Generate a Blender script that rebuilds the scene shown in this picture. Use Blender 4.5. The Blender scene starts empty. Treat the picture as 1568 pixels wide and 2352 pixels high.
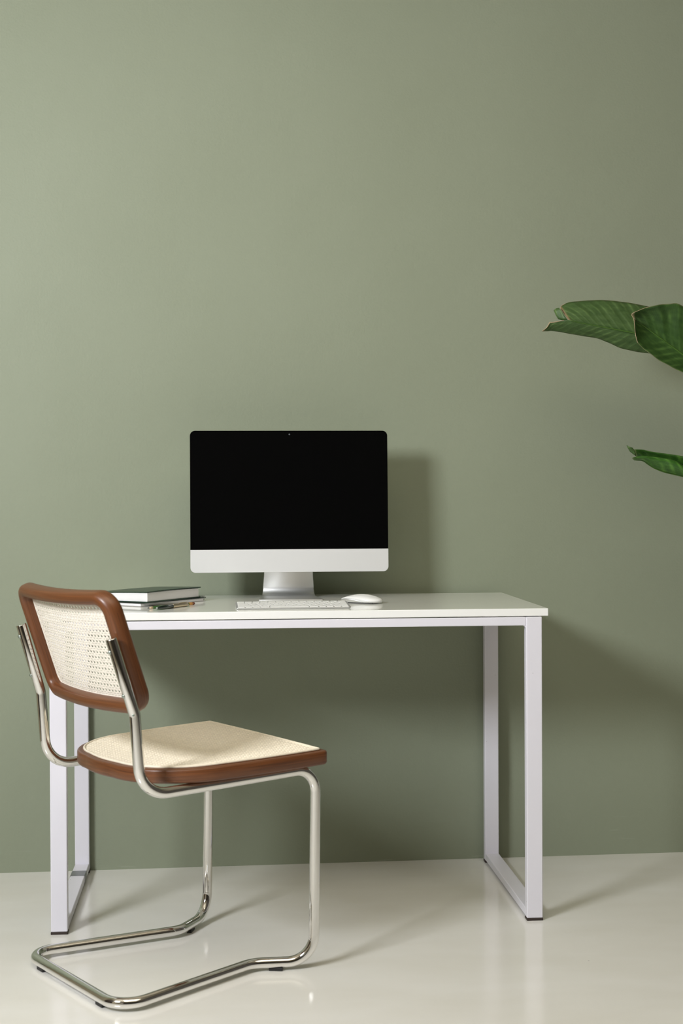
import bpy, bmesh, math, random
from math import sin, cos, pi, radians
from mathutils import Vector, Matrix

S = bpy.context.scene
COL = S.collection
random.seed(4)

# ------------------------------------------------------------------ camera
cam_data = bpy.data.cameras.new('camera')
cam_data.sensor_fit = 'VERTICAL'
cam_data.sensor_height = 36.0
cam_data.lens = 36.0 * 3267.0 / 2352.0
cam_data.clip_start = 0.05
cam_data.dof.use_dof = True
cam_data.dof.focus_distance = 3.62
cam_data.dof.aperture_fstop = 5.0
cam = bpy.data.objects.new('camera', cam_data)
COL.objects.link(cam)
_r = (0.99650317, -0.08343651, -0.00444822)
_u = (0.00531301, 0.01014548, 0.99993442)
_f = (0.08338590, 0.99646145, -0.01055330)
cam.matrix_world = Matrix(((_r[0], _u[0], -_f[0], -0.178867), (_r[1], _u[1], -_f[1], -3.353544),
                           (_r[2], _u[2], -_f[2], 1.018909), (0, 0, 0, 1)))
S.camera = cam

# ------------------------------------------------------------------ light and exposure
S.view_settings.view_transform = 'Standard'
S.view_settings.look = 'None'
S.view_settings.gamma = 1.0
S.view_settings.use_curve_mapping = False
S.view_settings.exposure = 0.87

world = bpy.data.worlds.new('world')
S.world = world
world.use_nodes = True
world.node_tree.nodes['Background'].inputs[0].default_value = (0.85, 0.93, 1.0, 1)
world.node_tree.nodes['Background'].inputs[1].default_value = 1.0

def area(name, loc, target, sx, sy, watts, color, spread=180):
    d = bpy.data.lights.new(name, 'AREA')
    d.shape = 'RECTANGLE'; d.size = sx; d.size_y = sy
    d.energy = watts; d.color = color; d.spread = radians(spread)
    o = bpy.data.objects.new(name, d)
    o.location = loc
    o.rotation_euler = (Vector(target) - Vector(loc)).to_track_quat('-Z', 'Y').to_euler()
    COL.objects.link(o)
    return o

# near window in the left wall is the key; made-up overhead and side lamps add fill
area('window_daylight', (-1.93, -2.05, 1.96), (-0.93, -2.05 + 0.85, 1.78), 0.90, 0.58, 64, (0.935, 0.965, 1.0))
area('overhead_fill', (0.3, -1.9, 2.93), (0.3, -1.9, 0), 2.4, 1.8, 15, (1.0, 0.89, 0.66))
area('side_fill', (-1.92, -4.55, 1.75), (-0.92, -4.0, 1.75), 1.7, 1.5, 1.0, (1.0, 0.93, 0.82))

# ------------------------------------------------------------------ material helpers
def new_mat(name):
    m = bpy.data.materials.new(name); m.use_nodes = True
    nt = m.node_tree
    return m, nt, nt.nodes['Principled BSDF']

def setp(b, **k):
    for n, v in k.items():
        b.inputs[n.replace('_', ' ')].default_value = v

def simple(name, col, rough=0.5, metal=0.0, spec=0.5, coat=0.0, bump=0.0, bscale=200, var=0.0, vscale=20):
    m, nt, b = new_mat(name)
    setp(b, Base_Color=(*col, 1), Roughness=rough, Metallic=metal)
    b.inputs['Specular IOR Level'].default_value = spec
    b.inputs['Coat Weight'].default_value = coat
    b.inputs['Coat Roughness'].default_value = 0.08
    tc = nt.nodes.new('ShaderNodeTexCoord')
    if var > 0:
        n = nt.nodes.new('ShaderNodeTexNoise'); n.inputs['Scale'].default_value = vscale; n.inputs['Detail'].default_value = 4
        nt.links.new(tc.outputs['Object'], n.inputs['Vector'])
        r = nt.nodes.new('ShaderNodeMapRange')
        r.inputs[1].default_value = 0.3; r.inputs[2].default_value = 0.7
        r.inputs[3].default_value = 1 - var; r.inputs[4].default_value = 1 + var
        nt.links.new(n.outputs['Fac'], r.inputs[0])
        mx = nt.nodes.new('ShaderNodeMix'); mx.data_type = 'RGBA'; mx.blend_type = 'MULTIPLY'
        mx.inputs[0].default_value = 1
        mx.inputs[6].default_value = (*col, 1)
        nt.links.new(r.outputs[0], mx.inputs[7])
        nt.links.new(mx.outputs[2], b.inputs['Base Color'])
    if bump > 0:
        n2 = nt.nodes.new('ShaderNodeTexNoise'); n2.inputs['Scale'].default_value = bscale; n2.inputs['Detail'].default_value = 3
        nt.links.new(tc.outputs['Object'], n2.inputs['Vector'])
        bp = nt.nodes.new('ShaderNodeBump'); bp.inputs['Strength'].default_value = bump; bp.inputs['Distance'].default_value = 0.002
        nt.links.new(n2.outputs['Fac'], bp.inputs['Height'])
        nt.links.new(bp.outputs['Normal'], b.inputs['Normal'])
    return m

def wall_paint():
    m, nt, b = new_mat('sage_green_paint')
    b.inputs['Roughness'].default_value = 0.55
    b.inputs['Specular IOR Level'].default_value = 0.35
    tc = nt.nodes.new('ShaderNodeTexCoord')
    n = nt.nodes.new('ShaderNodeTexNoise'); n.inputs['Scale'].default_value = 2.2; n.inputs['Detail'].default_value = 5
    nt.links.new(tc.outputs['Object'], n.inputs['Vector'])
    cr = nt.nodes.new('ShaderNodeValToRGB')
    cr.color_ramp.elements[0].position = 0.3; cr.color_ramp.elements[0].color = (0.262, 0.291, 0.210, 1)
    cr.color_ramp.elements[1].position = 0.7; cr.color_ramp.elements[1].color = (0.276, 0.306, 0.224, 1)
    nt.links.new(n.outputs['Fac'], cr.inputs[0])
    # faint pale scuffs low on the wall
    mp = nt.nodes.new('ShaderNodeMapping'); mp.inputs['Scale'].default_value = (3, 3, 40)
    nt.links.new(tc.outputs['Object'], mp.inputs['Vector'])
    sc = nt.nodes.new('ShaderNodeTexNoise'); sc.inputs['Scale'].default_value = 2.0; sc.inputs['Detail'].default_value = 6
    nt.links.new(mp.outputs[0], sc.inputs['Vector'])
    r1 = nt.nodes.new('ShaderNodeMapRange'); r1.inputs[1].default_value = 0.66; r1.inputs[2].default_value = 0.74
    nt.links.new(sc.outputs['Fac'], r1.inputs[0])
    sx = nt.nodes.new('ShaderNodeSeparateXYZ'); nt.links.new(tc.outputs['Object'], sx.inputs[0])
    r2 = nt.nodes.new('ShaderNodeMapRange'); r2.inputs[1].default_value = 0.16; r2.inputs[2].default_value = 0.02
    r2.inputs[3].default_value = 0; r2.inputs[4].default_value = 0.22
    nt.links.new(sx.outputs['Z'], r2.inputs[0])
    mu = nt.nodes.new('ShaderNodeMath'); mu.operation = 'MULTIPLY'
    nt.links.new(r1.outputs[0], mu.inputs[0]); nt.links.new(r2.outputs[0], mu.inputs[1])
    mx = nt.nodes.new('ShaderNodeMix'); mx.data_type = 'RGBA'
    nt.links.new(mu.outputs[0], mx.inputs[0]); nt.links.new(cr.outputs[0], mx.inputs[6])
    mx.inputs[7].default_value = (0.50, 0.51, 0.43, 1)
    nt.links.new(mx.outputs[2], b.inputs['Base Color'])
    f1 = nt.nodes.new('ShaderNodeTexNoise'); f1.inputs['Scale'].default_value = 170; f1.inputs['Detail'].default_value = 3
    f2 = nt.nodes.new('ShaderNodeTexNoise'); f2.inputs['Scale'].default_value = 9; f2.inputs['Detail'].default_value = 3
    for q in (f1, f2): nt.links.new(tc.outputs['Object'], q.inputs['Vector'])
    b1 = nt.nodes.new('ShaderNodeBump'); b1.inputs['Strength'].default_value = 0.22; b1.inputs['Distance'].default_value = 0.002
    b2 = nt.nodes.new('ShaderNodeBump'); b2.inputs['Strength'].default_value = 0.10; b2.inputs['Distance'].default_value = 0.01
    nt.links.new(f1.outputs['Fac'], b1.inputs['Height']); nt.links.new(f2.outputs['Fac'], b2.inputs['Height'])
    nt.links.new(b2.outputs[0], b1.inputs['Normal']); nt.links.new(b1.outputs[0], b.inputs['Normal'])
    return m

def floor_mat():
    m, nt, b = new_mat('polished_cement')
    tc = nt.nodes.new('ShaderNodeTexCoord')
    mp = nt.nodes.new('ShaderNodeMapping'); mp.inputs['Scale'].default_value = (1.0, 2.2, 1)
    nt.links.new(tc.outputs['Object'], mp.inputs['Vector'])
    n = nt.nodes.new('ShaderNodeTexNoise'); n.inputs['Scale'].default_value = 2.6; n.inputs['Detail'].default_value = 7
    n.inputs['Distortion'].default_value = 0.2
    nt.links.new(mp.outputs[0], n.inputs['Vector'])
    cr = nt.nodes.new('ShaderNodeValToRGB')
    cr.color_ramp.elements[0].position = 0.34; cr.color_ramp.elements[0].color = (0.765, 0.745, 0.695, 1)
    cr.color_ramp.elements[1].position = 0.68; cr.color_ramp.elements[1].color = (0.815, 0.80, 0.765, 1)
    nt.links.new(n.outputs['Fac'], cr.inputs[0])
    # tiny dark specks
    v = nt.nodes.new('ShaderNodeTexVoronoi'); v.inputs['Scale'].default_value = 7
    nt.links.new(tc.outputs['Object'], v.inputs['Vector'])
    r = nt.nodes.new('ShaderNodeMapRange'); r.inputs[1].default_value = 0.006; r.inputs[2].default_value = 0.014
    r.inputs[3].default_value = 0.45; r.inputs[4].default_value = 1.0
    nt.links.new(v.outputs['Distance'], r.inputs[0])
    mx = nt.nodes.new('ShaderNodeMix'); mx.data_type = 'RGBA'; mx.blend_type = 'MULTIPLY'; mx.inputs[0].default_value = 1
    nt.links.new(cr.outputs[0], mx.inputs[6]); nt.links.new(r.outputs[0], mx.inputs[7])
    nt.links.new(mx.outputs[2], b.inputs['Base Color'])
    rn = nt.nodes.new('ShaderNodeTexNoise'); rn.inputs['Scale'].default_value = 6; rn.inputs['Detail'].default_value = 5
    nt.links.new(mp.outputs[0], rn.inputs['Vector'])
    rr = nt.nodes.new('ShaderNodeMapRange'); rr.inputs[1].default_value = 0.3; rr.inputs[2].default_value = 0.7
    rr.inputs[3].default_value = 0.13; rr.inputs[4].default_value = 0.17
    nt.links.new(rn.outputs['Fac'], rr.inputs[0]); nt.links.new(rr.outputs[0], b.inputs['Roughness'])
    bp = nt.nodes.new('ShaderNodeBump'); bp.inputs['Strength'].default_value = 0.012; bp.inputs['Distance'].default_value = 0.01
    nt.links.new(n.outputs['Fac'], bp.inputs['Height']); nt.links.new(bp.outputs[0], b.inputs['Normal'])
    b.inputs['Specular IOR Level'].default_value = 0.45
    return m

def wood_mat():
    m, nt, b = new_mat('walnut_stained_wood')
    tc = nt.nodes.new('ShaderNodeTexCoord')
    mp = nt.nodes.new('ShaderNodeMapping'); mp.inputs['Scale'].default_value = (6, 30, 30)
    nt.links.new(tc.outputs['UV'], mp.inputs['Vector'])
    n = nt.nodes.new('ShaderNodeTexNoise'); n.inputs['Scale'].default_value = 2.0; n.inputs['Detail'].default_value = 6; n.inputs['Distortion'].default_value = 0.8
    nt.links.new(mp.outputs[0], n.inputs['Vector'])
    cr = nt.nodes.new('ShaderNodeValToRGB')
    cr.color_ramp.elements[0].position = 0.25; cr.color_ramp.elements[0].color = (0.076, 0.023, 0.0065, 1)
    cr.color_ramp.elements[1].position = 0.75; cr.color_ramp.elements[1].color = (0.190, 0.064, 0.018, 1)
    nt.links.new(n.outputs['Fac'], cr.inputs[0])
    nt.links.new(cr.outputs[0], b.inputs['Base Color'])
    b.inputs['Roughness'].default_value = 0.42
    b.inputs['Coat Weight'].default_value = 0.15; b.inputs['Coat Roughness'].default_value = 0.2
    return m

def chipped_white(name, col, rough=0.35, thr=0.02, scale=26):
    m, nt, b = new_mat(name)
    tc = nt.nodes.new('ShaderNodeTexCoord')
    v = nt.nodes.new('ShaderNodeTexVoronoi'); v.inputs['Scale'].default_value = scale
    nt.links.new(tc.outputs['Object'], v.inputs['Vector'])
    n = nt.nodes.new('ShaderNodeTexNoise'); n.inputs['Scale'].default_value = 90; n.inputs['Detail'].default_value = 3
    nt.links.new(tc.outputs['Object'], n.inputs['Vector'])
    ad = nt.nodes.new('ShaderNodeMath'); ad.operation = 'MULTIPLY_ADD'
    nt.links.new(n.outputs['Fac'], ad.inputs[0]); ad.inputs[1].default_value = 0.08
    nt.links.new(v.outputs['Distance'], ad.inputs[2])
    r = nt.nodes.new('ShaderNodeMapRange'); r.inputs[1].default_value = thr + 0.03; r.inputs[2].default_value = thr + 0.045
    nt.links.new(ad.outputs[0], r.inputs[0])
    mx = nt.nodes.new('ShaderNodeMix'); mx.data_type = 'RGBA'
    nt.links.new(r.outputs[0], mx.inputs[0])
    mx.inputs[6].default_value = (0.16, 0.13, 0.11, 1); mx.inputs[7].default_value = (*col, 1)
    nt.links.new(mx.outputs[2], b.inputs['Base Color'])
    b.inputs['Roughness'].default_value = rough
    bp = nt.nodes.new('ShaderNodeBump'); bp.inputs['Strength'].default_value = 0.06; bp.inputs['Distance'].default_value = 0.001
    nt.links.new(n.outputs['Fac'], bp.inputs['Height']); nt.links.new(bp.outputs[0], b.inputs['Normal'])
    return m

def leaf_mat(name, dark, light, rib, freq=26, rough=0.5):
    # UV: u along the midrib, v across the blade (0.5 on the midrib); curved side veins
    m, nt, b = new_mat(name)
    uv = nt.nodes.new('ShaderNodeUVMap')
    s = nt.nodes.new('ShaderNodeSeparateXYZ'); nt.links.new(uv.outputs[0], s.inputs[0])
    def M(op, a, bb):
        q = nt.nodes.new('ShaderNodeMath'); q.operation = op
        for i, x in enumerate((a, bb)):
            if isinstance(x, (int, float)): q.inputs[i].default_value = x
            elif x is not None: nt.links.new(x, q.inputs[i])
        return q.outputs[0]
    dv = M('ABSOLUTE', M('SUBTRACT', s.outputs['Y'], 0.5), None)
    nz = nt.nodes.new('ShaderNodeTexNoise'); nz.inputs['Scale'].default_value = 7; nz.inputs['Detail'].default_value = 4
    nt.links.new(uv.outputs[0], nz.inputs['Vector'])
    ph = M('ADD', M('ADD', s.outputs['X'], M('MULTIPLY', dv, 0.22)), M('MULTIPLY', nz.outputs['Fac'], 0.018))
    vein = M('POWER', M('ABSOLUTE', M('SINE', M('MULTIPLY', ph, freq * pi), None), None), 5.0)
    fine = M('ABSOLUTE', M('SINE', M('MULTIPLY', ph, freq * 5.3 * pi), None), None)
    mot = nt.nodes.new('ShaderNodeTexNoise'); mot.inputs['Scale'].default_value = 14; mot.inputs['Detail'].default_value = 5
    nt.links.new(uv.outputs[0], mot.inputs['Vector'])
    big = nt.nodes.new('ShaderNodeTexNoise'); big.inputs['Scale'].default_value = 4.5; big.inputs['Detail'].default_value = 2
    nt.links.new(uv.outputs[0], big.inputs['Vector'])
    bm_ = nt.nodes.new('ShaderNodeMapRange'); bm_.inputs[1].default_value = 0.42; bm_.inputs[2].default_value = 0.66
    nt.links.new(big.outputs['Fac'], bm_.inputs[0])
    fac = M('ADD', M('ADD', M('MULTIPLY', M('MULTIPLY', vein, bm_.outputs[0]), 0.5), M('MULTIPLY', fine, 0.05)), M('MULTIPLY', mot.outputs['Fac'], 0.62))
    cr = nt.nodes.new('ShaderNodeValToRGB')
    cr.color_ramp.elements[0].position = 0.2; cr.color_ramp.elements[0].color = (*dark, 1)
    cr.color_ramp.elements[1].position = 0.85; cr.color_ramp.elements[1].color = (*light, 1)
    nt.links.new(fac, cr.inputs[0])
    # brown dry rim
    rimr = nt.nodes.new('ShaderNodeMapRange'); rimr.inputs[1].default_value = 0.488; rimr.inputs[2].default_value = 0.498
    nt.links.new(dv, rimr.inputs[0])
    tipr = nt.nodes.new('ShaderNodeMapRange'); tipr.inputs[1].default_value = 0.020; tipr.inputs[2].default_value = 0.004
    nt.links.new(s.outputs['X'], tipr.inputs[0])
    mxf = M('MULTIPLY', M('MAXIMUM', M('MULTIPLY', rimr.outputs[0], 0.35), tipr.outputs[0]), 0.75)
    mx = nt.nodes.new('ShaderNodeMix'); mx.data_type = 'RGBA'
    nt.links.new(mxf, mx.inputs[0]); nt.links.new(cr.outputs[0], mx.inputs[6]); mx.inputs[7].default_value = (*rib, 1)
    nt.links.new(mx.outputs[2], b.inputs['Base Color'])
    b.inputs['Roughness'].default_value = rough
    b.inputs['Specular IOR Level'].default_value = 0.4
    bp = nt.nodes.new('ShaderNodeBump'); bp.inputs['Strength'].default_value = 0.16; bp.inputs['Distance'].default_value = 0.003
    nt.links.new(M('ADD', vein, M('MULTIPLY', fine, 0.15)), bp.inputs['Height']); nt.links.new(bp.outputs[0], b.inputs['Normal'])
    return m

M_WALL = wall_paint()
M_FLOOR = floor_mat()
M_WHITEWALL = simple('white_plaster', (0.52, 0.46, 0.36), 0.7, bump=0.1, bscale=120, var=0.02, vscale=3)
M_DARKWALL = simple('grey_plaster', (0.10, 0.09, 0.08), 0.7, bump=0.1, bscale=120, var=0.03, vscale=3)
M_TOP = simple('gloss_white_laminate', (0.90, 0.905, 0.86), 0.09, spec=0.5, var=0.01, vscale=6)
M_EDGE = chipped_white('white_edge_band', (0.90, 0.90, 0.885), 0.35, 0.014, 14)
M_METALW = chipped_white('lilac_white_powder_coat', (0.765, 0.75, 0.82), 0.38, 0.019, 24)
M_BLACK = simple('black_plastic', (0.012, 0.012, 0.012), 0.5, bump=0.1, bscale=300)
M_FOOT = chipped_white('worn_brown_foot', (0.035, 0.022, 0.018), 0.55, 0.0, 60)
M_TAPE = simple('silver_grey_tape', (0.21, 0.22, 0.225), 0.4, metal=0.2, bump=0.15, bscale=150, var=0.05, vscale=60)
M_CHROME = simple('chrome', (0.82, 0.81, 0.79), 0.05, metal=1.0, var=0.02, vscale=12)
M_WOOD = wood_mat()
M_CANE = simple('cream_cane', (0.86, 0.80, 0.70), 0.5, var=0.06, vscale=160, bump=0.15, bscale=400)
M_CANE2 = simple('honey_cane', (0.86, 0.77, 0.62), 0.5, var=0.07, vscale=120, bump=0.15, bscale=400)
M_GLASSBLACK = simple('black_screen_glass', (0.0025, 0.0025, 0.0025), 0.12, spec=0.08)
M_ALU = simple('brushed_aluminium', (0.70, 0.70, 0.695), 0.46, metal=1.0, bump=0.03, bscale=900)
M_CHIN = simple('silver_chin', (0.80, 0.80, 0.80), 0.38, metal=0.25, bump=0.03, bscale=900)
M_KEY = simple('white_key_plastic', (0.80, 0.80, 0.79), 0.4)
M_MOUSE = simple('white_gloss_plastic', (0.82, 0.82, 0.81), 0.14, coat=0.3)
M_LENS = simple('camera_lens_grey', (0.10, 0.11, 0.12), 0.2)
M_COVER = simple('dark_green_book_cloth', (0.022, 0.050, 0.032), 0.32, bump=0.2, bscale=500)
M_PAPER = simple('white_paper_edges', (0.80, 0.79, 0.80), 0.8)
M_PAPERG = simple('grey_paper_edges', (0.45, 0.44, 0.42), 0.7)
M_NBCOVER = simple('black_green_notebook_cover', (0.012, 0.020, 0.017), 0.3, bump=0.1, bscale=400)
M_COIL = simple('dark_wire', (0.05, 0.055, 0.05), 0.3, metal=0.9)
M_PENCIL = simple('green_pencil_paint', (0.035, 0.145, 0.018), 0.3, coat=0.3)
M_PWOOD = simple('pencil_wood', (0.66, 0.50, 0.33), 0.7, var=0.08, vscale=300)
M_LEAD = simple('graphite', (0.02, 0.02, 0.022), 0.4)
M_FERRULE = simple('orange_ferrule', (0.62, 0.30, 0.09), 0.35, metal=0.3)
M_ERASER = simple('brown_eraser', (0.16, 0.05, 0.025), 0.7)
M_PENBLK = simple('black_green_pen_barrel', (0.010, 0.022, 0.016), 0.22, coat=0.4)
M_GOLD = simple('champagne_gold', (0.60, 0.50, 0.36), 0.28, metal=0.8)
M_SCREW = simple('zinc_screw', (0.40, 0.45, 0.41), 0.35, metal=0.9)
M_GLASS = simple('window_glass', (0.9, 0.93, 0.95), 0.03)
M_LEAF1 = leaf_mat('leaf_upper_blade', (0.034, 0.078, 0.018), (0.115, 0.195, 0.060), (0.30, 0.18, 0.10), 24)
M_LEAF2 = leaf_mat('leaf_front_blade', (0.018, 0.055, 0.009), (0.080, 0.165, 0.036), (0.45, 0.36, 0.22), 17)
M_LEAF3 = leaf_mat('leaf_folded_blade', (0.018, 0.075, 0.010), (0.105, 0.255, 0.040), (0.12, 0.15, 0.05), 12, 0.28)
M_RIB = simple('leaf_midrib', (0.055, 0.125, 0.018), 0.4, var=0.1, vscale=30)
M_DRY = simple('dry_leaf_edge', (0.42, 0.31, 0.20), 0.8, var=0.2, vscale=150)
M_STEM = simple('plant_stem', (0.09, 0.17, 0.04), 0.5, var=0.15, vscale=12)
M_ADDED_DOOR = simple('added_dark_door', (0.035, 0.020, 0.013), 0.45, var=0.2, vscale=12)  # for the unseen door added as a dark stripe in the chrome
M_POT = simple('terracotta_pot', (0.62, 0.60, 0.56), 0.6, bump=0.1, bscale=80)
M_SOIL = simple('potting_soil', (0.03, 0.02, 0.013), 0.95, bump=0.8, bscale=60)

# ------------------------------------------------------------------ object helpers
def link(name, me, mat, parent=None, smooth=True):
    o = bpy.data.objects.new(name, me)
    COL.objects.link(o)
    if mat is not None: me.materials.append(mat)
    if smooth:
        for p in me.polygons: p.use_smooth = True
    if parent is not None: o.parent = parent
    return o

def from_bm(name, bm, mat, parent=None, smooth=True, recalc=True):
    if recalc: bmesh.ops.recalc_face_normals(bm, faces=bm.faces[:])
    me = bpy.data.meshes.new(name); bm.to_mesh(me); bm.free()
    return link(name, me, mat, parent, smooth)

def thing(name, loc, label, cat, rotz=0.0, group=None):
    o = bpy.data.objects.new(name, None)
    o.empty_display_size = 0.05
    o.location = loc; o.rotation_euler = (0, 0, rotz)
    COL.objects.link(o)
    o['label'] = label; o['category'] = cat
    if group: o['group'] = group
    return o

def structure(o):
    o['kind'] = 'structure'; return o

def box_bm(x0, x1, y0, y1, z0, z1, bm=None):
    bm = bm or bmesh.new()
    v = [bm.verts.new((x, y, z)) for z in (z0, z1) for y in (y0, y1) for x in (x0, x1)]
    for f in ((0, 1, 3, 2), (4, 5, 7, 6), (0, 1, 5, 4), (2, 3, 7, 6), (0, 2, 6, 4), (1, 3, 7, 5)):
        bm.faces.new([v[i] for i in f])
    return bm

def add_bevel(o, w, seg=2, angle=35):
    md = o.modifiers.new('bevel', 'BEVEL'); md.width = w; md.segments = seg
    md.limit_method = 'ANGLE'; md.angle_limit = radians(angle); md.harden_normals = False
    return o

def flat_shade(o):
    for p in o.data.polygons: p.use_smooth = False
    return o

def box(name, x0, x1, y0, y1, z0, z1, mat, parent=None, bev=0.0, seg=2):
    o = from_bm(name, box_bm(x0, x1, y0, y1, z0, z1), mat, parent, smooth=False)
    if bev: add_bevel(o, bev, seg)
    return o

def fillet(pts, radii, n=10):
    """poly-line with rounded corners; radii[i] belongs to pts[i]"""
    P = [Vector(p) for p in pts]; out = [P[0]]
    for i in range(1, len(P) - 1):
        a, b, c = P[i - 1], P[i], P[i + 1]
        d1 = (a - b).normalized(); d2 = (c - b).normalized()
        ang = d1.angle(d2); r = radii[i]
        if r <= 0 or ang > pi - 0.02:
            out.append(b); continue
        t = r / math.tan(ang / 2)
        ctr = b + (d1 + d2).normalized() * (r / sin(ang / 2))
        s = b + d1 * t; e = b + d2 * t
        u = (s - ctr); w = (e - ctr); th = u.angle(w)
        for k in range(n + 1):
            f = k / n
            out.append(ctr + (u * sin((1 - f) * th) + w * sin(f * th)) / sin(th))
    out.append(P[-1])
    return out

def tube_bm(path, rad, seg=20, bm=None, closed=False, caps=True, up=Vector((0.1, 0.2, 1))):
    bm = bm or bmesh.new()
    P = [Vector(p) for p in path]; n = len(P)
    rad = rad if isinstance(rad, (list, tuple)) else [rad] * n
    T = []
    for i in range(n):
        a = P[i - 1] if (i > 0 or closed) else P[i]
        b = P[(i + 1) % n] if (i < n - 1 or closed) else P[i]
        T.append((b - a).normalized())
    nv = (up - T[0] * up.dot(T[0])).normalized()
    rings = []
    for i in range(n):
        if i:
            nv = (nv - T[i] * nv.dot(T[i])).normalized()
        bn = T[i].cross(nv)
        rings.append([bm.verts.new(P[i] + (nv * cos(2 * pi * k / seg) + bn * sin(2 * pi * k / seg)) * rad[i]) for k in range(seg)])
    m = n if closed else n - 1
    for i in range(m):
        A, B = rings[i], rings[(i + 1) % n]
        for k in range(seg):
            bm.faces.new((A[k], A[(k + 1) % seg], B[(k + 1) % seg], B[k]))
    if caps and not closed:
        bm.faces.new(rings[0][::-1]); bm.faces.new(rings[-1])
    return bm

def lathe_bm(prof, seg=32, mtx=None, bm=None):
    bm = bm or bmesh.new(); mtx = mtx or Matrix()
    rings = [[bm.verts.new(mtx @ Vector((r * cos(2 * pi * k / seg), r * sin(2 * pi * k / seg), z))) for k in range(seg)] for r, z in prof]
    for A, B in zip(rings, rings[1:]):
        for k in range(seg): bm.faces.new((A[k], A[(k + 1) % seg], B[(k + 1) % seg], B[k]))
    bm.faces.new(rings[0][::-1]); bm.faces.new(rings[-1])
    return bm

def rrect(hw, hh, r, n=8):
    P = []
    for cx, cy, a0 in ((hw - r, hh - r, 0), (-hw + r, hh - r, 90), (-hw + r, -hh + r, 180), (hw - r, -hh + r, 270)):
        for i in range(n + 1):
            a = radians(a0 + 90 * i / n); P.append((cx + r * cos(a), cy + r * sin(a)))
    return P

def loft(loops, bm=None, cap0=True, cap1=True, closed=True, uv=False):
    bm = bm or bmesh.new()
    R = [[bm.verts.new(p) for p in L] for L in loops]
    n = len(R[0])
    uvl = bm.loops.layers.uv.new('UVMap') if uv else None
    for j, (A, B) in enumerate(zip(R, R[1:])):
        for k in range(n if closed else n - 1):
            f = bm.faces.new((A[k], A[(k + 1) % n], B[(k + 1) % n], B[k]))
            if uv:
                for lp, (uu, vv) in zip(f.loops, ((k, j), (k + 1, j), (k + 1, j + 1), (k, j + 1))):
                    lp[uvl].uv = (uu / n, vv / max(1, len(R) - 1))
    if cap0: bm.faces.new(R[0][::-1])
    if cap1: bm.faces.new(R[-1])
    return bm

# ------------------------------------------------------------------ the room
WA = math.atan(0.0182)                          # the green wall runs about one degree off the desk
XL, XR, YF, ZC = -2.0, 3.4, -6.4, 2.95
wb = box('wall_back', XL - 0.15, XR + 0.15, 0, 0.15, 0, ZC, M_WALL)
wb.location = (0, 0.5835, 0); wb.rotation_euler = (0, 0, WA); structure(wb)
fl = box('floor', XL - 0.15, XR + 0.15, YF - 0.15, 0.72, -0.12, 0, M_FLOOR); structure(fl)
bm = bmesh.new()                                # ceiling with an opening made up for the overhead fill lamp
for q in ((XL - 0.15, -0.95, YF - 0.15, 0.80), (1.55, XR + 0.15, YF - 0.15, 0.80), (-0.95, 1.55, YF - 0.15, -2.85), (-0.95, 1.55, -0.95, 0.80)):
    box_bm(q[0], q[1], q[2], q[3], ZC, ZC + 0.12, bm)
structure(from_bm('ceiling', bm, M_WHITEWALL, smooth=False))
structure(box('window_3', -0.95, 1.55, -2.85, -0.95, ZC + 0.04, ZC + 0.06, M_GLASS))  # invented skylight pane above the added overhead fill
wr = box('wall_right', XR, XR + 0.15, YF, 0.62, 0, ZC, M_DARKWALL); structure(wr)
wf = box('wall_front', XL - 0.15, XR + 0.15, YF - 0.15, YF, 0, ZC, M_DARKWALL); structure(wf)
# left wall with two window openings, the far one made up for the side fill
WIN = ((-2.50, -1.60, 1.67, 2.25), (-5.40, -3.70, 1.00, 2.50))
bm = bmesh.new()
ys = [YF, WIN[1][0], WIN[1][1], WIN[0][0], WIN[0][1], 0.53]
for a, b_ in ((0, 1), (2, 3), (4, 5)): box_bm(XL - 0.15, XL, ys[a], ys[b_], 0, ZC, bm)
for w in WIN:
    box_bm(XL - 0.15, XL, w[0], w[1], 0, w[2], bm); box_bm(XL - 0.15, XL, w[0], w[1], w[3], ZC, bm)
structure(from_bm('wall_left', bm, M_WHITEWALL, smooth=False))
for n_, w in enumerate(WIN):
    wd = thing('window_%d' % (n_ + 1), (XL - 0.08, (w[0] + w[1]) / 2, (w[2] + w[3]) / 2), '', '')
    del wd['label']; del wd['category']; structure(wd)
    hw, hh = (w[1] - w[0]) / 2, (w[3] - w[2]) / 2
    bm = bmesh.new()
    for a in ((-hw, hw, -hh, -hh + 0.04), (-hw, hw, hh - 0.04, hh), (-hw, -hw + 0.04, -hh + 0.04, hh - 0.04), (hw - 0.04, hw, -hh + 0.04, hh - 0.04)):
        box_bm(-0.03, 0.03, a[0], a[1], a[2], a[3], bm)
    from_bm('window_frame', bm, M_EDGE, wd, smooth=False)
    from_bm('window_pane', box_bm(-0.004, 0.004, -hw + 0.04, hw - 0.04, -hh + 0.04, hh - 0.04), M_GLASS, wd, smooth=False)

# made-up dark door beside the key window, added to streak the chrome reflections
dr = thing('added_door_1', (XL, -1.00, 0), '', '')
del dr['label']; del dr['category']; structure(dr)
box('added_door_panel', 0.0005, 0.035, -0.44, 0.44, 0.004, 2.05, M_ADDED_DOOR, dr, 0.003, 2)
bm = bmesh.new()
for a in ((-0.52, -0.44, 0, 2.13), (0.44, 0.52, 0, 2.13), (-0.44, 0.44, 2.05, 2.13)):
    box_bm(0.0005, 0.05, a[0], a[1], a[2], a[3], bm)
from_bm('added_door_frame', bm, M_ADDED_DOOR, dr, smooth=False)
from_bm('added_door_handle', tube_bm(fillet([(0.034, -0.38, 1.02), (0.085, -0.38, 1.02), (0.085, -0.26, 1.02)], [0, 0.012, 0], 6), 0.009, 12), M_CHROME, dr)

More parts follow.
